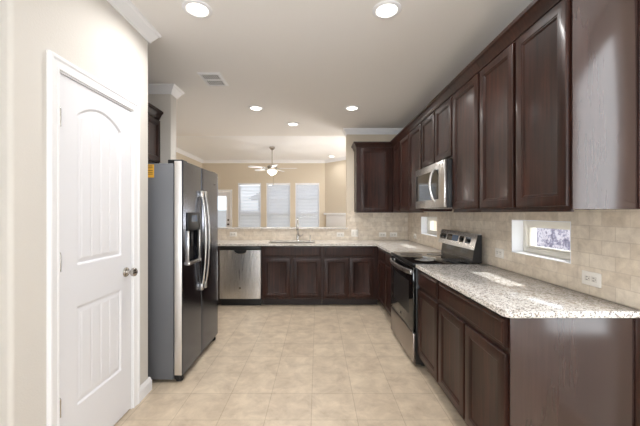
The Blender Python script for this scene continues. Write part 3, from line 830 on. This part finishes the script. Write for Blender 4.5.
for x0, x1 in ((0.03, 0.13), (w - 0.13, w - 0.03)):
    MB().box(x0, x1, -0.06, 0.06, 1.766, 1.80, 0.006).build('hinge_cover', M['black'], fr)
logo(rd, 0.78, -0.0775, 1.66, 0.016)
# energy sticker on the side, facing the camera
st = MB().box(-0.0015, -0.0002, 0.155, 0.24, 1.65, 1.755).build('sticker', M['stick'], fr, smooth=0)
for z in (1.74, 1.725, 1.705, 1.69, 1.675):
    MB().box(-0.002, -0.0014, 0.165, 0.23, z, z + 0.005).build('sticker_print', M['ink'], st, smooth=0)

# ================================================================ ELECTRICAL PLATES
def outlet(label, loc, rotz, kind='duplex'):
    t = thing('wall_outlet' if kind != 'switch' else 'light_switch', label, 'outlet' if kind != 'switch' else 'switch', loc, rotz, 'white plates on the backsplash')
    if kind == 'switch':
        MB().box(-0.058, 0.058, -0.006, -0.0005, -0.06, 0.06, 0.003).build('cover_plate', M['plate'], t)
        for x in (-0.024, 0.024):
            MB().box(x - 0.016, x + 0.016, -0.010, -0.0055, -0.032, 0.032, 0.002).build('rocker', M['socket'], t)
    else:
        MB().box(-0.06, 0.06, -0.006, -0.0005, -0.038, 0.038, 0.003).build('cover_plate', M['plate'], t)
        for x in (-0.021, 0.021):
            s = MB().box(x - 0.017, x + 0.017, -0.0085, -0.0055, -0.015, 0.015, 0.003).build('receptacle', M['socket'], t)
            MB().box(x - 0.008, x + 0.004, -0.009, -0.0082, -0.009, -0.006).box(x - 0.007, x + 0.004, -0.009, -0.0082, 0.006, 0.009).box(x + 0.008, x + 0.012, -0.009, -0.0082, -0.002, 0.002).build('slots', M['slot'], s, smooth=0)
    return t
def bx(px): return (px - 317.5) / (315 / 5.23)
outlet('white outlet left of the sink, above the dishwasher', (bx(233.3), 5.23, 1.013), 0)
outlet('white outlet on the back tiles, nearest right of the faucet', (bx(340.3), 5.23, 1.005), 0)
outlet('white double switch, the square plate on the back tiles', (bx(354.7), 5.23, 1.03), 0, 'switch')
outlet('white outlet below the back wall cabinet, left one of the pair', (bx(382.5), 5.23, 1.005), 0)
outlet('white outlet below the back wall cabinet, right one of the pair near the corner', (bx(393.5), 5.23, 1.005), 0)
outlet('white outlet on the side tiles between the corner and the small far window', (1.50, 4.83, 1.01), R90)
outlet('white outlet between the range and the near window', (1.50, 2.592, 1.035), R90)
outlet('large looking white outlet nearest the viewer, above the granite', (1.50, 1.722, 1.005), R90)

# ================================================================ CEILING FIXTURES
def downlight(label, x, y, z, power):
    t = thing('ceiling_light', label, 'ceiling light', (x, y, z), 0, 'recessed ceiling lights')
    MB().lathe([(0.068, -0.001), (0.098, -0.001), (0.098, -0.006), (0.090, -0.010), (0.074, -0.012), (0.068, -0.006)], seg=36).build('trim_ring', M['white'], t)
    MB().lathe([(0.0, -0.001), (0.0675, -0.001), (0.0675, -0.006), (0.0, -0.0075)], seg=36).build('lens', M['lamp'], t)
    l = bpy.data.lights.new('downlight_lamp', 'AREA'); l.shape = 'DISK'; l.size = 0.13; l.energy = power; l.spread = math.radians(155); l.color = (1.0, 0.985, 0.97)
    lo = bpy.data.objects.new('downlight_lamp', l); lo.location = (0, 0, -0.02); lo.parent = t
    COL.objects.link(lo)
    return t
PW = 9.5
downlight('recessed round light at the front left of the ceiling', -0.82, 2.15, CEIL, PW)
downlight('recessed round light at the front right of the ceiling', 0.475, 2.16, CEIL, PW)
downlight('recessed round light on the left, beyond the ceiling vent', -0.817, 4.18, CEIL, PW)
downlight('recessed round light on the right, near the corner upper cabinet', 0.458, 4.18, CEIL, PW)
downlight('recessed round light centred above the sink', -0.384, 4.93, CEIL, PW)
downlight('recessed round light in the living room ceiling near the angled wall', 0.42, 9.35, LCEIL, 3.0)

vt = thing('ceiling_vent', 'white rectangular air vent on the kitchen ceiling', 'vent', (-1.085, 3.285, CEIL))
MB().sweep([(0, -0.001), (0, -0.012), (0.006, -0.012), (0.024, -0.004), (0.026, -0.001)], [(-0.09, -0.135), (0.09, -0.135), (0.09, 0.135), (-0.09, 0.135)], XY, 1, True).build('vent_frame', M['white'], vt, smooth=20)
MB().box(-0.09, 0.09, -0.135, 0.135, -0.003, -0.001).build('vent_backing', M['ventdark'], vt, smooth=0)
mb = MB()
for k in range(9):
    x = -0.08 + 0.02 * k
    mb.prism([(x - 0.004, -0.011), (x - 0.001, -0.0035), (x + 0.002, -0.0035), (x - 0.001, -0.011)], -0.135, 0.135, lambda u, v, a: (u, a, v))
mb.box(-0.09, 0.09, -0.006, 0.006, -0.012, -0.003)
mb.build('vent_louvres', M['white'], vt, smooth=0)

cf = thing('ceiling_fan', 'white five blade ceiling fan with light bowl in the living room', 'ceiling fan', (-1.16, 8.05, LCEIL))
MB().lathe([(0, -0.0005), (0.075, -0.0005), (0.072, -0.03), (0.04, -0.065), (0.018, -0.075), (0, -0.075)]).build('canopy', M['chrome'], cf)
MB().tube([(0, 0, -0.07), (0, 0, -0.45)], 0.013, 12).build('downrod', M['chrome'], cf)
MB().lathe([(0, -0.44), (0.03, -0.44), (0.05, -0.46), (0.11, -0.475), (0.13, -0.50), (0.13, -0.54), (0.10, -0.575), (0.06, -0.585), (0, -0.585)]).build('motor_housing', M['chrome'], cf)
MB().lathe([(0, -0.586), (0.075, -0.586), (0.125, -0.60), (0.13, -0.615), (0.11, -0.66), (0.06, -0.70), (0.015, -0.715), (0, -0.715)]).build('light_bowl', M['bowl'], cf)
MB().lathe([(0, -0.714), (0.008, -0.714), (0.010, -0.73), (0, -0.738)], seg=10).tube([(0.05, -0.1, -0.58), (0.05, -0.1, -0.95)], 0.003, 5).lathe([(0, -0.985), (0.008, -0.98), (0.008, -0.955), (0, -0.95)], (0.05, -0.1, 0), seg=8).build('pull_chain', M['chrome'], cf)
for k in range(5):
    a = math.radians(-2 + 72 * k)
    Rm = Matrix.Rotation(a, 4, 'Z') @ Matrix.Translation((0, 0, -0.545)) @ Matrix.Rotation(math.radians(11), 4, 'X')
    pl = [(0.20, -0.05), (0.55, -0.068), (0.61, -0.058), (0.64, -0.03), (0.645, 0.0), (0.64, 0.03), (0.61, 0.058), (0.55, 0.068), (0.20, 0.05)]
    bd = MB().prism(pl, -0.004, 0.004, lambda u, v, h: tuple(Rm @ Vector((u, v, h)))).build('blade', M['white'], cf, smooth=30)
    MB().prism([(0.10, -0.018), (0.18, -0.018), (0.24, -0.04), (0.28, 0.0), (0.24, 0.04), (0.18, 0.018), (0.10, 0.018)], -0.010, -0.0045, lambda u, v, h: tuple(Rm @ Vector((u, v, h)))).build('blade_bracket', M['chrome'], bd, smooth=30)
bl_ = bpy.data.lights.new('fan_lamp', 'POINT'); bl_.energy = 14; bl_.shadow_soft_size = 0.1; bl_.color = (1, 0.95, 0.88)
lo = bpy.data.objects.new('fan_lamp', bl_); lo.location = (0, 0, -0.80); lo.parent = cf; COL.objects.link(lo)
